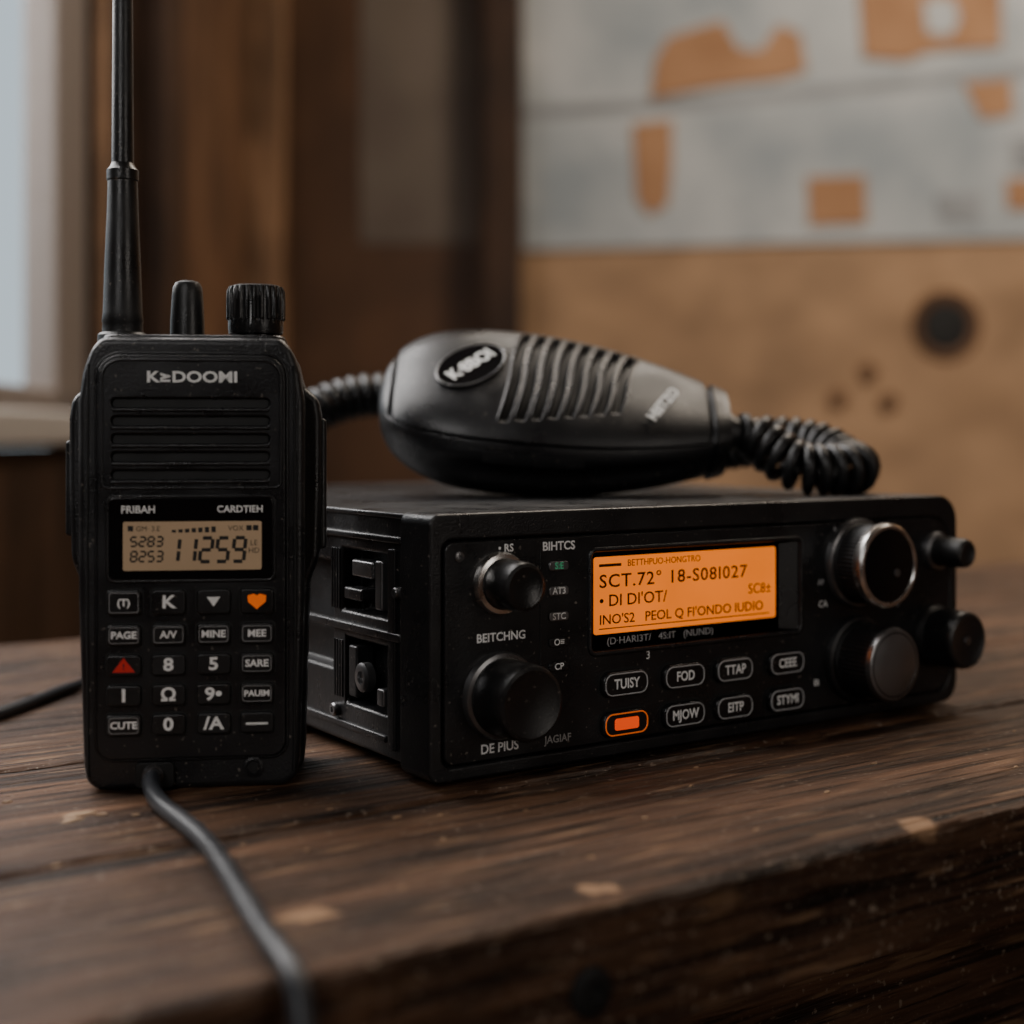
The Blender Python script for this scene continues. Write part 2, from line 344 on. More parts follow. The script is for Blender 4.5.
pts = [(-9.8, -21, 4.6), (-9.8, -25, 4.2), (-8.5, -31, 2.8), (-5, -42, 2.5), (2, -57, 2.5), (9, -74, 2.5), (14.5, -93, 2.5), (20, -115, 2.5), (25, -135, 2.6), (29, -147, 2.7), (32, -155, 1), (33, -160, -8), (33.5, -162, -30), (33, -160, -90), (30, -155, -200), (26, -155, -420), (20, -150, -620), (0, -135, -735), (-40, -125, -747), (-110, -115, -747)]
tube('charging_cable', pts, 2.3, M_cable, hh)

# ================================================================== TRANSCEIVER
tr = empty('radio_transceiver', (0, 0, TZ + 0.002))
W = 213; H = 70
bez = prism('front_bezel', rr(0, -0.8, W, H + .5, (7, 9, 3, 3)), 0, 16, M_body, tr, bevel=1.6, segs=4)
cut(bez, [prism('c', rr(4, 3.0, W - 4, H - 6.5, (7, 9, 3, 3)), -5, 1.6, None, None, bevel=0)])
fp = prism('face_panel', rr(4.6, 3.6, W - 4.6, H - 7.1, (6.5, 8.5, 2.6, 2.6)), -0.2, 3, M_panel, tr, bevel=0.5)
scr_cut = prism('c', rr(53.5, 29.8, 135.5, 58.0, 1.5), -5, 2.4, None, None, bevel=0)
cut(fp, [scr_cut])
ch = box('chassis', (2, 14, 1), (W - 4, 222, H - 0.8), M_chassis, tr, 1.2)
c1 = box('c', (-4, 26, 40), (9, 54, 58), None, None, 0)
c2 = box('c', (-4, 26, 13), (9, 52, 32), None, None, 0)
c3 = box('c', (-4, 60, 22), (7, 110, 54), None, None, 0)
cut(ch, [c1, c2, c3])
box('top_cover', (1.2, 15.8, H - 1.6), (W - 3.2, 224, H), M_chassis, tr, 0.6)
for i in range(9): box('cooling_fin_%d' % i, (6, 223, 8 + i * 6.5), (W - 10, 232, 10.5 + i * 6.5), M_chassis, tr, 0.4)
box('side_rail', (0.6, 17, 34.3), (3, 120, 36.8), M_body, tr, 0.6)
box('side_rail_2', (0.6, 17, 61.5), (3, 120, 63.5), M_body, tr, 0.6)
box('side_rail_3', (0.9, 26, 5.5), (3, 120, 7.5), M_body, tr, 0.5)
box('side_strap', (0.8, 20.5, 4), (3, 24.5, 60), M_body, tr, 0.6)
box('latch', (1.5, 29, 42), (7, 33, 56), M_steel, tr, 0.7)
box('latch_2', (1.0, 40, 43.5), (7, 51, 47), M_body, tr, 0.7)
box('latch_3', (3.0, 37, 50), (8, 50, 55), M_steel, tr, 0.7)
box('latch_4', (1.5, 28, 15), (7, 32, 20), M_steel, tr, 0.7)
box('latch_5', (2.0, 45, 15), (8, 50, 30), M_body, tr, 0.7)
for i in range(4):
    box('vent_rib_%d' % i, (1.6, 55.0 + i * 1.6, 40), (2.6, 55.9 + i * 1.6, 58), M_body, tr, .2)
    box('vent_rib_low_%d' % i, (1.6, 53.3 + i * 1.6, 14), (2.6, 54.2 + i * 1.6, 31), M_body, tr, .2)
def screw_x(name, yy, zz, r):
    n = 24; v = []; f = []
    prof = [(r, 3.0), (r, 0.6), (r * .8, 0.1), (r * .45, 0.1), (r * .4, .9), (0.01, .9)]
    for (rad, h) in prof:
        for k in range(n):
            t = 2 * math.pi * k / n; v.append((h, yy + rad * math.cos(t), zz + rad * math.sin(t)))
    for i in range(len(prof) - 1):
        for k in range(n): f.append((i * n + k, i * n + (k + 1) % n, (i + 1) * n + (k + 1) % n, (i + 1) * n + k))
    o = mk(name, v, f, M_steel, tr); o.modifiers.new('es', 'EDGE_SPLIT').split_angle = math.radians(35)
screw_x('side_screw', 39, 22, 4.2); screw_x('side_screw_2', 57, 10, 2); screw_x('side_screw_3', 18.5 + 1, 48, 1.6); screw_x('side_screw_4', 90, 12, 2)
for i, (xx, yy) in enumerate([(14, 12), (W - 18, 12), (14, 205), (W - 18, 205)]):
    lathe('foot_%d' % i, [(6, 0), (6, 3.2)], xx, yy, -2, M_rubber, tr, 'Z', n=32)
prism('screen_bed', rr(53.2, 29.6, 135.8, 58.2, 1.2), 1.6, 2.8, M_gloss, tr, bevel=0)
ring('screen_frame', rr(52.6, 29.0, 136.6, 58.8, 2.2), -0.1, 0.8, M_body, tr)
mk('screen_side_bevel', [(128.5, 1.5, 30.5), (128.5, 1.5, 57.2), (135.2, -0.1, 57.8), (135.2, -0.1, 30)], [(0, 1, 2, 3)], M_body, tr, False)
prism('screen_lcd', rr(55.3, 34.2, 126.8, 56.4, 0.8), 1.2, 1.7, M_lcd, tr, bevel=0)
yl = 1.16
txt('lcd_line_1', '\u25ac\u25ac\u25ac   BETTHPUO-HONGTRO', 57, 54.2, yl, 2.7, M_ink, tr, 'LEFT')
txt('lcd_line_2', "SCT.72\u00b0 18-S08I027", 57, 49.2, yl, 5.4, M_ink, tr, 'LEFT', bold=.05, sx=1.18, sp=1.1)
txt('lcd_line_3', "\u2022 DI DI'OT/", 57, 43.6, yl, 4.8, M_ink, tr, 'LEFT', bold=.04, sx=1.1)
txt('lcd_line_3b', 'SC8\u00b1', 125, 43.6, yl, 4.4, M_ink, tr, 'RIGHT')
txt('lcd_line_4', "INO'S2   PEOL Q FI'ONDO IUDIO", 57, 38.2, yl, 4.0, M_ink, tr, 'LEFT', bold=.03, sx=1.1)
box('lcd_rule', (57, yl, 35.6), (124, yl + .05, 35.9), M_ink, tr, 0)
txt('status_line', '(D\u00b7HARI3T/   4S:IT   (NUND)', 60, 31.9, 1.5, 2.9, M_grey, tr, 'LEFT', sx=1.15)
yp = -0.24
for i, z in enumerate([54.9, 47.9, 40.8, 33.6, 26.8]):
    prism('indicator_%d' % i, rr(38.2, z - 1.3, 45.0, z + 1.3, .9, 3), -0.7, 0, M_body if i in (3,4) else M_steel, tr, bevel=0.3)
    txt('indicator_text_%d' % i, ['S:E', 'AT3', 'STC', 'O\u2261', 'CP'][i], 41.6, z, -0.74, 2.6, M_green if i == 0 else M_white, tr, bold=.04)
txt('print_a', 'BIHTCS', 41.8, 60.4, yp, 3.4, M_white, tr, bold=.08)
txt('print_b', '\u2022 RS', 24.0, 60.6, yp, 3.0, M_white, tr, bold=.05)
txt('print_c', 'BEITCHNG', 22.5, 36.6, yp, 3.3, M_white, tr, bold=.06)
txt('print_d', 'DE PIUS', 22.0, 6.6, yp, 3.6, M_white, tr, bold=.06)
txt('print_e', 'JAGIAF', 41.5, 6.6, yp, 3.0, M_grey, tr, bold=.04)
txt('print_f', 'AF', 145.5, 44.0, yp, 2.6, M_grey, tr); txt('print_g', 'CA', 146.5, 37.0, yp, 3.0, M_white, tr)
txt('print_h', 'IB', 143.5, 12.0, yp, 3.0, M_white, tr); txt('print_i', '\u2022IAMUI', 161, 64.2 - 2.6, yp, 2.4, M_grey, tr)
txt('print_j', '6', 152, 63.0 - 2, yp, 2.4, M_grey, tr); txt('print_k', '3', 74, 27.0, yp, 3.4, M_white, tr); txt('print_l', '\u2022', 182, 34, yp, 3, M_grey, tr)
tube('panel_line', [(35.5, -0.2, 10), (35.5, -0.2, 60)], 0.22, M_body, tr, smooth=False)
bl = [['TUISY', 'FOD', 'TTAP', 'CEEE'], ['', 'MJOW', 'EITP', 'STYMI']]
for r, z in enumerate([20.0, 8.6]):
    for c, x in enumerate([64.5, 86.7, 106.7, 128.8]):
        hw = [8.3, 8.0, 7.6, 7.6][c]; nm = 'push_button_%d_%d' % (r, c)
        prism(nm + '_well', rr(x - hw - .6, z - 4.3, x + hw + .6, z + 4.3, 3.4), -0.3, 0.3, M_dark, tr, bevel=0)
        prism(nm, rr(x - hw, z - 3.7, x + hw, z + 3.7, 3.0), -2.2, 0.3, M_panel, tr, bevel=0.9)
        ring(nm + '_rim', rr(x - hw + .7, z - 3.0, x + hw - .7, z + 3.0, 2.5), -2.18, 0.22, M_grey, tr)
        if bl[r][c]:
            txt(nm + '_label', bl[r][c], x, z, -2.3, 4.0, M_white, tr, bold=.09, sx=.88)
        else:
            prism(nm + '_lamp', rr(x - 4.4, z - 1.7, x + 4.4, z + 1.7, 0.8), -2.45, -2, M_red, tr, bevel=0.2)
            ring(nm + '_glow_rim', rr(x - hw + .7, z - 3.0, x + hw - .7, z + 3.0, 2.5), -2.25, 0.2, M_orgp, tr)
def knob(nm, x, z, rb, rc, L, ringmat, ribs=0, front_ring=False, tl=0.0):
    lathe(nm + '_collar', [(rb, -.5), (rb, 0.9), (rb - .5, 2.0), (rb - 1.6, 2.4), (rb - 2, .8), (rc - 2, .8)], x, -0.1, z, ringmat, tr, n=96)
    lathe(nm + '_skirt', [(rc + .2, 0), (rc + .2, 2.6), (rc - .3, 3.2)], x, -0.2, z, M_dark, tr, n=96)
    lathe(nm + '_cap', [(rc - .4, 2), (rc, 3.0), (rc, L - 4), (rc - .1, L - 1.6), (rc - .5, L - .5), (rc - 1.4, L), (rc - 1.9, L - .15), (rc - 2.6, L - .5), (0.01, L - .6)], x, 0, z, M_rubber, tr, n=240 if ribs else 96, ribs=ribs, ribamp=0.45, ribrange=(1, 2))
    if front_ring:
        lathe(nm + '_chrome_ring', [(rc + .15, L - 3.4), (rc + .5, L - 2.6), (rc + .5, L - .4), (rc - .2, L + .35), (rc - 1.1, L + .4), (rc - 1.5, L - .3)], x, 0, z, M_chrome, tr, n=96)
        lathe(nm + '_disc', [(rc - 1.4, L - 1), (rc - 1.4, L), (rc - 1.8, L + .1), (0.01, L + .1)], x, 0, z, M_gloss, tr, n=96)
        lathe(nm + '_dimple', [(1.3, L), (1.3, L + .4), (.9, L + .5), (0.01, L + .2)], x + 3.5, 0, z - 2.4, M_steel, tr, n=24)
knob('tone_knob', 22.0, 51.2, 8.6, 6.8, 13, M_chrome)
knob('volume_knob', 22.0, 20.8, 12.0, 10.3, 16, M_steel)
knob('tuning_dial', 162.0, 49.6, 14.6, 13.0, 14, M_steel, ribs=60, front_ring=True)
knob('function_dial', 161.5, 18.4, 14.0, 11.6, 17, M_body, ribs=50)
lathe('function_dial_rim', [(11.7, 14.8), (11.75, 15.4), (11.4, 16.6), (10.8, 16.9)], 161.5, 0, 18.4, M_steel, tr, n=96)
knob('squelch_knob', 201, 51.6, 6.6, 5.0, 14, M_steel)
knob('selector_knob', 200.0, 22.6, 10.6, 9.8, 15, M_body, ribs=40)
lathe('selector_cap_dot', [(1.6, 14.3), (1.4, 14.9), (0.01, 14.9)], 200, 0, 22.6, M_steel, tr, n=24)
for i, (x, z) in enumerate([(9, 59), (180.5, 8.5), (181, 59.5)]):
    lathe('panel_screw_%d' % i, [(1.4, 0), (1.4, .5), (1.0, .7), (0.5, .7), (.45, .2), (0.01, .2)], x, -0.1, z, M_steel, tr, n=24)
tube('power_cable', [(60, 225, 20), (60, 245, 18), (55, 262, 4), (25, 245, 0.4), (0, 222, 0.2), (-29, 200, 0.2), (-50, 178, .2), (-71, 155, .2), (-110, 125, .2), (-150, 110, .2), (-188, 104, .4), (-203, 100, -4), (-208, 98, -60), (-208, 96, -300)], 2.0, M_cable, tr)

# ================================================================== HAND MICROPHONE
mic = empty('hand_microphone', (0, 0, 0))
NT = 96
def gfun(u, pl, er, uc=.38, pr=1.9):
    if u < uc: return max(0.0, 1 - ((uc - u) / uc) ** pl) ** (1 / pl)
    v = (u - uc) / (1 - uc); return 1 - (1 - er) * v ** pr
def surf(u, t, off=0.0):
    x = -62 + 124 * u
    w = 34.0 * gfun(u, 2.6, .42, pr=2.1) + off
    zt = 17.5 * gfun(u, 2.6, .50, .34, 1.7) + off; zb = 23.5 * gfun(u, 2.4, .66, .36, 1.8) + off
    c, s = math.cos(t), math.sin(t)
    e = .70 if s > 0 else .86
    yy = w * math.copysign(abs(c) ** e, c)
    zz = (zt if s > 0 else zb) * math.copysign(abs(s) ** e, s)
    if off: x = x + off * (-1 if u < .05 else 0) * (1 - u / .05 if u < .05 else 0)
    return Vector((x, yy, zz))
Rm = Matrix.Rotation(math.radians(-31), 4, 'Z') @ Matrix.Rotation(math.radians(5), 4, 'Y') @ Matrix.Rotation(math.radians(40), 4, 'X')
us = [0.0005] + [((i / 90) ** 1.4) for i in range(3, 91)]
minz = min((Rm @ surf(u, 2 * math.pi * k / NT)).z for u in us for k in range(NT))
mic.matrix_world = Matrix.Translation((0.1045, 0.0900, TZ + 0.002 + H * S - minz * S - 0.0002)) @ Rm
def ss(a, b, x):
    x = max(0, min(1, (x - a) / (b - a))); return x * x * (3 - 2 * x)
SL = [(.385 + i * .0445, 42 + 1.2 * i, 128 - 2.6 * i) for i in range(8)]
T0, T1, U0, U1 = 24, 150, .035, .945
def plate_fn(u, t):
    td = math.degrees(t); o = 0
    for (uc, t0, t1) in SL:
        a = (td - t0) / (t1 - t0)
        if not (-.05 < a < 1.05): continue
        uu = abs(u - (uc + .07 * (.5 - a))) * 124
        if uu > 3.0: continue
        en = ss(-.03, .03, a) * (1 - ss(.97, 1.03, a))
        o -= 3.4 * en * (1 - ss(1.1, 1.7, uu)); o += .35 * en * ss(1.4, 1.9, uu) * (1 - ss(2.1, 2.75, uu))
    edge = ss(T0, T0 + 2.0, td) * (1 - ss(T1 - 2.0, T1, td)) * ss(U0, U0 + .012, u) * (1 - ss(U1 - .01, U1, u))
    return o - 2.8 * (1 - edge)
def shell_fn(u, t):
    td = math.degrees(t)
    e = ss(T0 - .5, T0 + 1.5, td) * (1 - ss(T1 - 1.5, T1 + .5, td)) * ss(U0 - .005, U0 + .01, u) * (1 - ss(U1 - .005, U1 + .01, u))
    fl = 0
    for c0 in (182, 358):
        fl -= 1.8 * math.exp(-((td - c0) / 8) ** 2) * ss(.12, .3, u) * (1 - ss(.75, .95, u))
    return -4.2 * e + fl
def grid(name, ulist, tlist, off, mat, closed, thick=0, cap=False, fn=None):
    v = []; f = []; m = len(tlist)
    for u in ulist:
        for t in tlist: v.append(surf(u, t, off + (fn(u, t) if fn else 0)))
    for i in range(len(ulist) - 1):
        for k in range(m if closed else m - 1):
            k2 = (k + 1) % m
            f.append((i * m + k, i * m + k2, (i + 1) * m + k2, (i + 1) * m + k))
    if cap: f.append(tuple(range(m))[::-1]); f.append(tuple((len(ulist) - 1) * m + k for k in range(m)))
    ob = mk(name, v, f, mat, mic)
    if thick:
        s = ob.modifiers.new('s', 'SOLIDIFY'); s.thickness = thick * S; s.offset = 0
        ob.modifiers.new('es', 'EDGE_SPLIT').split_angle = math.radians(60)
    return ob
def lin(a, b, n): return [a + (b - a) * i / n for i in range(n + 1)]
D = math.radians
grid('shell', us, [2 * math.pi * k / 240 for k in range(240)], 0, M_body, True, cap=True, fn=shell_fn)
grid('face_shell', lin(U0, U1, 440), [D(a) for a in lin(T0, T1, 150)], 0.9, M_body, False, fn=plate_fn)
grid('grille_mesh', lin(.34, .74, 40), [D(a) for a in lin(38, 132, 30)], -1.9, M_dark, False)
grid('talk_button', lin(.30, .58, 20), [D(a) for a in lin(160, 172, 10)], 0.5, M_rubber, False, thick=1.6)
grid('tail_collar', lin(.958, 1.0, 6), [2 * math.pi * k / NT for k in range(NT)], 0.6, M_rubber, True, thick=1.5)
def frame(u, t, off, a, b):
    p = surf(u, t, off); du = (surf(u + .01, t, off) - surf(u - .01, t, off)).normalized(); dt = (surf(u, t - .03, off) - surf(u, t + .03, off)).normalized()
    X = (du * a + dt * b).normalized(); Nn = du.cross(dt).normalized(); Y = Nn.cross(X)
    m = Matrix((X, Y, Nn)).transposed().to_4x4(); m.translation = p * S
    return m
def stext(name, body, u, t, size, mat, a, b, off=1.55, bold=0.1, sx=1.0):
    cu = bpy.data.curves.new(name, 'FONT'); cu.body = body; cu.size = size * S; cu.align_x = 'CENTER'; cu.align_y = 'CENTER'; cu.extrude = .05 * S; cu.offset = bold * S
    ob = bpy.data.objects.new(name, cu); bpy.context.scene.collection.objects.link(ob); cu.materials.append(mat); ob.parent = mic
    ob.matrix_local = frame(u, D(t), off, a, b) @ Matrix.Diagonal((sx, 1, 1, 1)); return ob
fm = frame(.25, D(90), 1.0, .66, .75)
n = 40
bv = [fm @ (Vector((14.5 * math.cos(2 * math.pi * k / n), 9 * math.sin(2 * math.pi * k / n), h)) * S) / S for h in (-2.2, .6) for k in range(n)]
mk('badge', bv, [tuple(range(n)), tuple(range(n, 2 * n))] + [(k, (k + 1) % n, n + (k + 1) % n, n + k) for k in range(n)], M_gloss, mic, bevel=.3)
stext('badge_text', 'K\u00b78BOI', .25, 90, 7.0, M_white, .66, .75, off=1.75, bold=.18, sx=1.0)
ringpts = [fm @ (Vector((14.5 * math.cos(2 * math.pi * k / n), 9 * math.sin(2 * math.pi * k / n), .6)) * S) / S for k in range(n)]
tube('badge_rim', ringpts, .3, M_steel, mic, cyclic=True, smooth=False, res=2)
stext('face_label', 'HIIITZO', .80, 98, 5.4, M_white, .50, .86, off=1.6, bold=.12, sx=1.1)
prof = [(11, -3), (11.2, 0), (9.0, 1.5), (7.6, 3), (7.9, 4), (6.6, 5.2), (6.8, 6.2), (5.5, 7.5), (5, 10)]
v = []; f = []; n = 40
for (r, h) in prof:
    for k in range(n):
        t = 2 * math.pi * k / n; v.append((60 + h, r * math.cos(t) * .95, r * math.sin(t) - 2))
for i in range(len(prof) - 1):
    for k in range(n): f.append((i * n + k, i * n + (k + 1) % n, (i + 1) * n + (k + 1) % n, (i + 1) * n + k))
f.append(tuple((len(prof) - 1) * n + k for k in range(n)))
mk('strain_relief', v, f, M_rubber, mic)
tip = mic.matrix_world @ Vector((0.066, 0, -0.002)); tip2 = mic.matrix_world @ Vector((0.073, 0, -0.002))
ctrl = [tip, tip2] + [Vector((x, y_, TZ + z)) for x, y_, z in [
    (0.175, 0.0400, .0825), (0.187, 0.0330, .0812), (0.198, 0.0330, .0812), (0.2040, 0.0430, .0830), (0.2050, 0.0560, .0885), (0.199, 0.0720, .0910),
    (0.192, 0.095, .0885), (0.170, 0.135, .082), (0.143, 0.168, .083), (0.118, 0.186, .098), (0.098, 0.195, .109), (0.078, 0.205, .107), (0.052, 0.208, .094), (0.032, 0.200, .0815), (0.028, 0.185, .0815)]]
def catmull(P, n=24):
    out = []
    Q = [P[0] * 2 - P[1]] + P + [P[-1] * 2 - P[-2]]
    for i in range(1, len(Q) - 2):
        for k in range(n):
            t = k / n; a, b, c, d = Q[i - 1], Q[i], Q[i + 1], Q[i + 2]
            out.append(0.5 * ((2 * b) + (c - a) * t + (2 * a - 5 * b + 4 * c - d) * t * t + (3 * b - a - 3 * c + d) * t ** 3))
    out.append(P[-1]); return out
path = catmull(ctrl)
L = [0]
for a, b in zip(path, path[1:]): L.append(L[-1] + (b - a).length)
pitch = 0.0050; PPT = 16
N = int(L[-1] / pitch * PPT); pts = []; j = 0; up = Vector((0, 0, 1)); nrm = None
for i in range(N):
    s = L[-1] * i / N
    while j < len(L) - 2 and L[j + 1] < s: j += 1
    a = (s - L[j]) / max(1e-9, L[j + 1] - L[j]); p = path[j].lerp(path[j + 1], a); T = (path[j + 1] - path[j]).normalized()
    if nrm is None: nrm = T.cross(up).normalized()
    nrm = (nrm - T * nrm.dot(T)).normalized(); bn = T.cross(nrm)
    ph = 2 * math.pi * s / pitch; rad = 0.0074 * min(1.0, 0.45 + s / .014)
    pts.append(p + (nrm * math.cos(ph) + bn * math.sin(ph)) * rad)
cord = tube('coiled_cord', pts, 0.0021, M_rubber, None, smooth=False, scale=1.0, res=3)
cord.parent = mic; cord.matrix_parent_inverse = mic.matrix_world.inverted()

# ================================================================== TABLE
sp = [(-0.0687, -0.0683, 0, .0065, .0035), (-0.013, -0.0877, 0, .0040, .0035), (0.0814, -0.0925, 0, .0060, .0045), (-.0833, .0278, 0, .0045, .0022)]
M_table = wood('aged_table_wood', (0.022, 0.0105, 0.0055), (0.150, 0.076, 0.040), sc=(4.5, 60, 60), rough=0.52, bump=1.0, spots=sp, cracks=True, spec=.25)
tb = empty('wooden_table', (0, 0, TZ))
YE = -0.096; YBK = 0.325; XL = -0.195; XR = 1.05
def board(nm, y0, y1, x0=XL * 1000, x1=XR * 1000, z0=-27, z1=0):
    nx = 420; v = []; f = []; prof = [(y0, z0), (y0, z1 - 2.0), (y0 + .6, z1 - .6), (y0 + 2.0, z1), (y1 - 2.0, z1), (y1 - .6, z1 - .6), (y1, z1 - 2.0), (y1, z0)]
    for i in range(nx + 1):
        x = x0 + (x1 - x0) * i / nx
        for k, (a, b) in enumerate(prof):
            w1 = .9 * math.sin(x * .071 + y0) + .5 * math.sin(x * .23 + y1) + random.uniform(-.45, .45)
            da = w1 * .45 if k in (1, 2, 3) else (-w1 * .4 if k in (4, 5, 6) else 0)
            if k in (2, 5): b = b - abs(w1) * .3
            if k in (3, 4): da *= 1.6
            v.append((x, a + da, b))
    m = len(prof)
    for i in range(nx):
        for k in range(m): f.append((i * m + k, i * m + (k + 1) % m, (i + 1) * m + (k + 1) % m, (i + 1) * m + k))
    f.append(tuple(range(m))); f.append(tuple(nx * m + k for k in range(m)))
    return mk(nm, v, f, M_table, tb, False)
ys = [YE * 1000, -9.0, 84, 196, YBK * 1000]
for i in range(4): board('plank_%d' % i, ys[i] + (1.2 if i else 0), ys[i + 1] - 1.2)
box('apron_front', (XL * 1000 + 60, -40, -110), (XR * 1000 - 60, -20, -27), M_table, tb, 1)
box('apron_back', (XL * 1000 + 60, 270, -110), (XR * 1000 - 60, 290, -27), M_table, tb, 1)
for i, (x, y_) in enumerate([(XL * 1000 + 40, -50), (XR * 1000 - 100, -50), (XL * 1000 + 40, 240), (XR * 1000 - 100, 240)]):
    box('leg_%d' % i, (x, y_, -750), (x + 55, y_ + 55, -27), M_table, tb, 2)
lathe('edge_bolt', [(5, -.5), (5, .6), (4, 1.0), (2.2, 1.0), (2, .2), (.01, .2)], -20, -96.2, -16.5, M_dark, tb, n=32)
M_chip = plastic('splinter_wood', (0.36, 0.23, 0.13), .7, bs=900, bstr=.3)
v = []; f = []
rs = random.Random(11)
spots_ = [(-83, 28, 3.2), (-86, 24, 2.4), (-79, 25, 1.2), (-72, 20, .8), (-60, -18, .7), (-20, -40, .8), (10, -30, .6), (30, -52, .9), (60, -35, .7), (85, -60, 1.0), (120, -45, .8), (-100, -10, .9), (-20, -18, 1.0), (-10, -22, .6), (150, -70, .8), (190, -40, .7), (-45, -65, .7), (-50, -30, .6), (0, -70, .8), (45, -75, .9), (-30, -2, .9), (75, -20, .6), (-95, 50, 1.0)]
for (cx, cy, r) in spots_:
    n = 6; o = len(v); ang = rs.uniform(-.4, .4)
    for h in (-.05, .35 * min(1.0, r)):
        for k in range(n):
            t = 2 * math.pi * k / n; q = r * rs.uniform(.5, 1.1); a_, b_ = q * 1.5 * math.cos(t), q * .6 * math.sin(t)
            v.append((cx + a_ * math.cos(ang) - b_ * math.sin(ang), cy + a_ * math.sin(ang) + b_ * math.cos(ang), h))
    f += [tuple(o + k for k in range(n)), tuple(o + n + k for k in range(n))] + [(o + k, o + (k + 1) % n, o + n + (k + 1) % n, o + n + k) for k in range(n)]
spl = mk('wood_splinters', v, f, M_chip, None, False); spl.location = (0, 0, TZ)

# ================================================================== ROOM (frame: x=r across, y=depth, z up; metres)
def room(name, boxes, mat, bevel=0.0):
    v = []; f = []
    for (x0, y0, z0, x1, y1, z1) in boxes:
        o = len(v)
        v += [(x, y_, z) for x in (x0, x1) for y_ in (y0, y1) for z in (z0, z1)]
        f += [tuple(o + q for q in a) for a in [(0, 1, 3, 2), (4, 6, 7, 5), (0, 4, 5, 1), (2, 3, 7, 6), (0, 2, 6, 4), (1, 5, 7, 3)]]
    ob = mk(name, v, f, mat, None, False, bevel, 2, scale=1.0)
    ob.location = (CX, CY, 0); ob.rotation_euler = (0, 0, RZ)
    return ob
M_wallL = wood('dark_wall_wood', (0.030, 0.015, 0.008), (0.065, 0.033, 0.018), sc=(4, 4, .6), rough=.6, bump=.1, rand=False)
M_wallB = wood('plywood_wall', (0.33, 0.205, 0.118), (0.38, 0.24, 0.14), sc=(1.2, 2, 2), rough=.75, bump=.05, rand=False, mott=.35)
M_post = wood('pale_post_wood', (0.24, 0.14, 0.078), (0.34, 0.20, 0.115), sc=(6, 6, .8), rough=.6, bump=.1, rand=False)
M_mid = wood('mid_panel_wood', (0.13, 0.068, 0.037), (0.17, 0.092, 0.05), sc=(3, 3, .5), rough=.6, bump=.1, rand=False, mott=.5)
M_frame = plastic('weathered_frame_paint', (0.17, 0.14, 0.12), 0.6, bs=60, bstr=.1)
M_sill = plastic('painted_sill', (0.36, 0.33, 0.30), 0.6, bs=60, bstr=.1)
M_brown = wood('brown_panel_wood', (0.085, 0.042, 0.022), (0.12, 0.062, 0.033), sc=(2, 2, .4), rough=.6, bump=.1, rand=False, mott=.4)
M_floor = wood('floor_wood', (0.03, 0.018, 0.012), (0.09, 0.05, 0.03), sc=(2, 12, 12), rough=.5, bump=.3, rand=False)
M_ceil = plastic('ceiling_plaster', (0.30, 0.25, 0.20), 0.8, bs=60, bstr=.2)
def paper(name, c1, c2, scale):
    m, nt, b = mat_new(name); tc = nt.nodes.new('ShaderNodeTexCoord'); n = nt.nodes.new('ShaderNodeTexNoise'); n.inputs['Scale'].default_value = scale; n.inputs['Detail'].default_value = 5
    r = nt.nodes.new('ShaderNodeValToRGB'); r.color_ramp.elements[0].position = .35; r.color_ramp.elements[1].position = .65
    r.color_ramp.elements[0].color = (*c1, 1); r.color_ramp.elements[1].color = (*c2, 1)
    nt.links.new(tc.outputs['Object'], n.inputs['Vector']); nt.links.new(n.outputs['Fac'], r.inputs[0]); nt.links.new(r.outputs[0], b.inputs['Base Color']); b.inputs['Roughness'].default_value = .8
    return m
M_paper = paper('map_paper', (0.25, 0.28, 0.30), (0.45, 0.46, 0.46), 5)
M_paperd = paper('shaded_paper', (0.10, 0.075, 0.06), (0.145, 0.115, 0.09), 5)  # dim map paper, shade put into its colour
M_land = paper('map_land', (0.28, 0.14, 0.065), (0.36, 0.19, 0.095), 12)
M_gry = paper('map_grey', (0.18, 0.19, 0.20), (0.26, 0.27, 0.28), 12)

RW = -0.38
WT = .04
WD0, WD1, WZ0, WZ1 = 0.30, 1.27, 0.862, 1.95
room('wall_left', [(RW - WT, -1.3, 0, RW, WD0, 2.6), (RW - WT, WD1, 0, RW, 2.3, 2.6), (RW - WT, WD0, 0, RW, WD1, WZ0 - .03), (RW - WT, WD0, WZ1, RW, WD1, 2.6)], M_wallL)
room('wall_back', [(RW, 2.2, 0, 2.0, 2.3, 2.6)], M_wallB)
room('wall_right', [(2.0, -1.3, 0, 2.1, 2.3, 2.6)], M_brown)
room('wall_front', [(RW - WT, -1.4, 0, 2.1, -1.3, 2.6)], M_brown)
room('floor', [(RW - WT, -1.4, -.05, 2.1, 2.3, 0)], M_floor)
room('ceiling', [(RW - WT, -1.4, 2.6, 2.1, 2.3, 2.65)], M_ceil)
room('window_1', [(RW - .035, WD0, WZ0, RW - .005, WD0 + .06, WZ1), (RW - .035, WD1 - .085, WZ0, RW - .005, WD1, WZ1), (RW - .035, WD0, WZ0, RW - .005, WD1, WZ0 + .02), (RW - .035, WD0, WZ1 - .045, RW - .005, WD1, WZ1),
                  (RW - .03, .71, WZ0, RW - .01, .74, WZ1), (RW - .03, WD0, 1.38, RW - .01, WD1, 1.41)], M_frame, .004)
room('trim_1', [(RW - WT, WD0 - .02, WZ0 - .028, RW + .016, WD1 + .03, WZ0)], M_sill, .004)
room('trim_2', [(RW, WD1, WZ0, RW + .012, WD1 + .012, WZ1)], M_post, .003)
room('trim_3', [(RW, 1.96, 0, RW + .055, 2.02, 2.6)], M_post, .004)
room('trim_4', [(RW, 1.42, 0, RW + .03, 1.50, 2.6)], M_wallL, .004)
room('trim_5', [(-.045, 2.08, 0, .014, 2.2, 2.6)], M_wallL, .004)
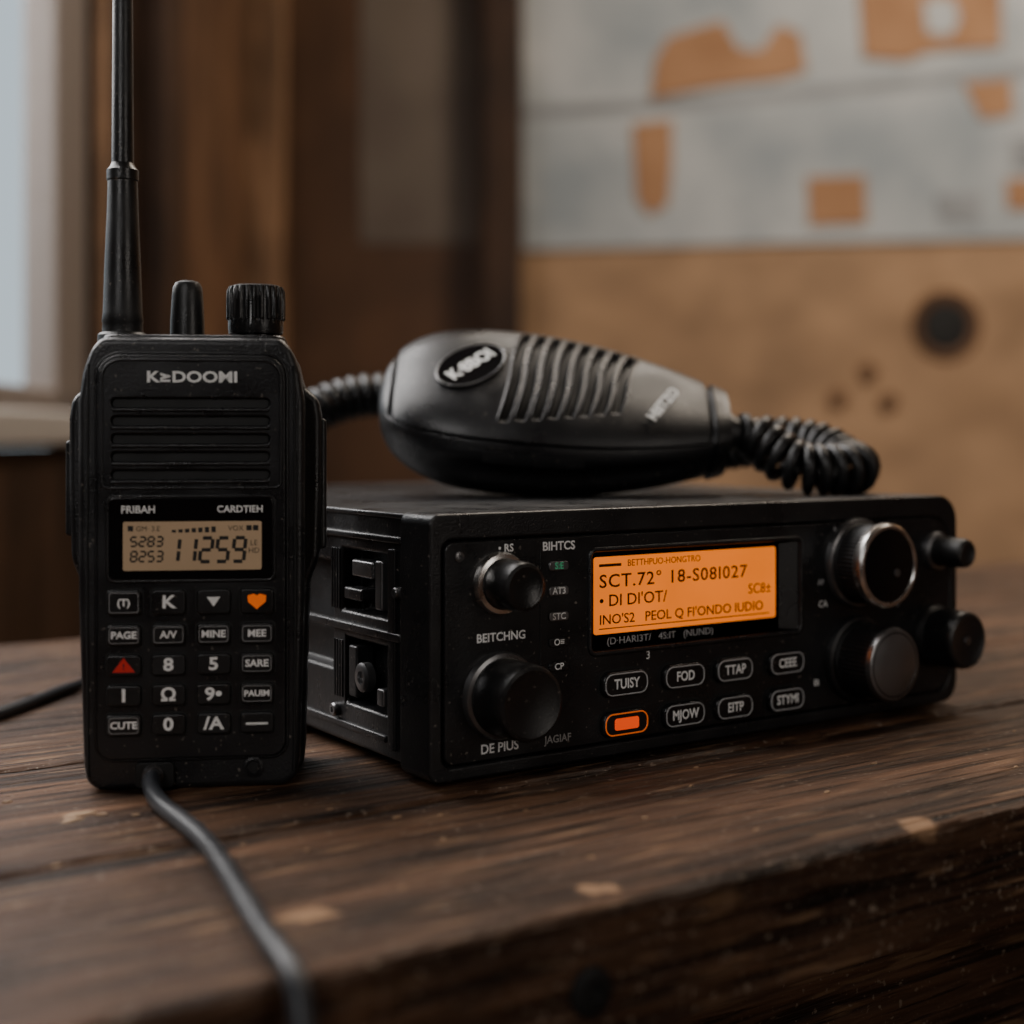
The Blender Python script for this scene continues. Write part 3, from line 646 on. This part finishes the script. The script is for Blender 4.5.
room('wall_left_panelling', [(RW, 1.56, 0, RW + .008, 1.96, 2.6)], M_mid)
room('wall_back_shade_panel', [(RW, 2.13, 0, -.045, 2.2, 2.6)], M_brown)  # darker wood colour stands in for the light falling off here
room('baseboard_back', [(.014, 2.18, 0, 2.0, 2.2, .12)], M_brown, .004)
K = 2.2 / 1400
def P(px, py): return ((px - 512) * K, 0.844 + (433 - py) * K)
def sheet(name, poly, d, mat, parent):
    pts = [P(*q) for q in poly]; n = len(pts)
    v = [(x, d, z) for x, z in pts] + [(x, d + .0015, z) for x, z in pts]
    f = [tuple(range(n)), tuple(range(n, 2 * n))[::-1]] + [(i, (i + 1) % n, n + (i + 1) % n, n + i) for i in range(n)]
    return mk(name, v, f, mat, parent, False, scale=1.0)
wm = empty('wall_map', (CX, CY, 0), RZ)
sheet('sheet_upper', [(523, 108), (700, 98), (1180, 52), (1180, -240), (523, -240)], 2.196, M_paper, wm)
sheet('sheet_lower', [(523, 250), (800, 243), (1180, 236), (1180, 64), (700, 110), (523, 120)], 2.195, M_paper, wm)
sheet('sheet_gap_strip', [(523, 122), (700, 112), (1180, 66), (1180, 52), (700, 97), (523, 107)], 2.1965, M_gry, wm)  # darker grey strip in the gap between the sheets
sheet('land_west', [(650, 100), (655, 60), (668, 38), (700, 28), (722, 22), (738, 50), (760, 52), (778, 25), (800, 35), (806, 72), (780, 80), (740, 84), (700, 90)], 2.192, M_land, wm)
sheet('land_west_tail', [(632, 125), (672, 120), (672, 165), (668, 205), (650, 216), (636, 200)], 2.192, M_land, wm)
sheet('land_north', [(856, -30), (1000, -30), (1000, 48), (930, 52), (905, 62), (862, 58)], 2.192, M_land, wm)
sheet('lake_north', [(922, 2), (950, 0), (958, 20), (948, 38), (925, 34)], 2.190, M_paper, wm)
sheet('card_square', [(806, 178), (864, 176), (866, 224), (808, 226)], 2.192, M_land, wm)
sheet('card_small', [(962, 84), (1010, 80), (1012, 116), (980, 120)], 2.192, M_land, wm)
sheet('card_edge', [(1004, 180), (1060, 178), (1060, 210), (1006, 210)], 2.192, M_land, wm)
sheet('sea_patch', [(934, 196), (980, 194), (978, 222), (938, 222)], 2.192, M_gry, wm)
sheet('sea_patch_2', [(1010, 140), (1040, 138), (1040, 170), (1012, 168)], 2.192, M_gry, wm)
wm2 = empty('shaded_wall_map', (CX, CY, 0), RZ)
sheet('sheet', [(365, 250), (478, 250), (478, -200), (365, -200)], 2.128, M_paperd, wm2)
wv = empty('wall_vent', (CX, CY, 0), RZ)
x, z = P(946, 326)
lathe('vent_ring', [(56, 0), (54, 3), (48, 4), (42, 2), (38, 1), (1, 1)], x * 1000, 2200, z * 1000, M_brown, wv, n=48)
lathe('vent_hub', [(38, 0), (36, 4), (1, 5)], x * 1000, 2200, z * 1000, M_dark, wv, n=32)
pg = empty('wall_pegs', (CX, CY, 0), RZ)
for i, q in enumerate([(838, 398), (888, 402), (868, 372)]):
    x, z = P(*q); lathe('peg_%d' % i, [(15, 0), (13, 8), (1, 9)], x * 1000, 2200, z * 1000, M_mid, pg, n=24)

# ================================================================== LIGHTS
def RL(r, d, z):
    return Vector((CX + .829 * r + .559 * d, CY - .559 * r + .829 * d, z))
def area(name, pos, target, sx, sy, energy, col):
    l = bpy.data.lights.new(name, 'AREA'); l.shape = 'RECTANGLE'; l.size = sx; l.size_y = sy; l.energy = energy; l.color = col
    o = bpy.data.objects.new(name, l); bpy.context.scene.collection.objects.link(o); o.location = pos
    o.rotation_euler = (target - pos).to_track_quat('-Z', 'Y').to_euler(); return o
area('window_daylight', RL(-.60, .75, 1.5), RL(.1, .6, .8), .8, .9, 21, (1.0, .95, .92))
area('front_fill', RL(-.32, -.5, 1.30), RL(0, .4, .8), .30, .5, 3.2, (1.0, .97, .95))  # added unseen soft fill for the device fronts, no opening there
area('panel_sheen_light', RL(1.1, -.7, 1.2), RL(.05, .45, .8), .4, .9, 2.8, (1.0, .92, .84))  # added unseen light for sheen on the radio front, no doorway built
area('wall_fill_light', RL(1.0, 1.2, 2.3), RL(.75, 2.2, 1.2), .5, .3, 25, (1.0, .86, .70))  # added unseen light to brighten the map wall, no fitting built
area('ceiling_lamp', RL(.25, 1.15, 1.75), RL(.05, .5, .8), .45, .25, 3.6, (1.0, .90, .78))  # added unseen warm light from above and behind for rims
w = bpy.data.worlds.new('world'); bpy.context.scene.world = w; w.use_nodes = True
bg = w.node_tree.nodes['Background']; bg.inputs[0].default_value = (.66, .78, .86, 1); bg.inputs[1].default_value = .9

# ================================================================== CAMERA
cam = bpy.data.cameras.new('camera'); co = bpy.data.objects.new('camera', cam); bpy.context.scene.collection.objects.link(co)
co.location = (CX, CY, TZ + .094); co.rotation_euler = (math.radians(90), 0, RZ)
cam.lens = 36 * 1400 / 1024; cam.sensor_width = 36; cam.shift_y = -79 / 1024; cam.clip_start = .01
cam.dof.use_dof = True; cam.dof.focus_distance = .395; cam.dof.aperture_fstop = 6.0
bpy.context.scene.camera = co
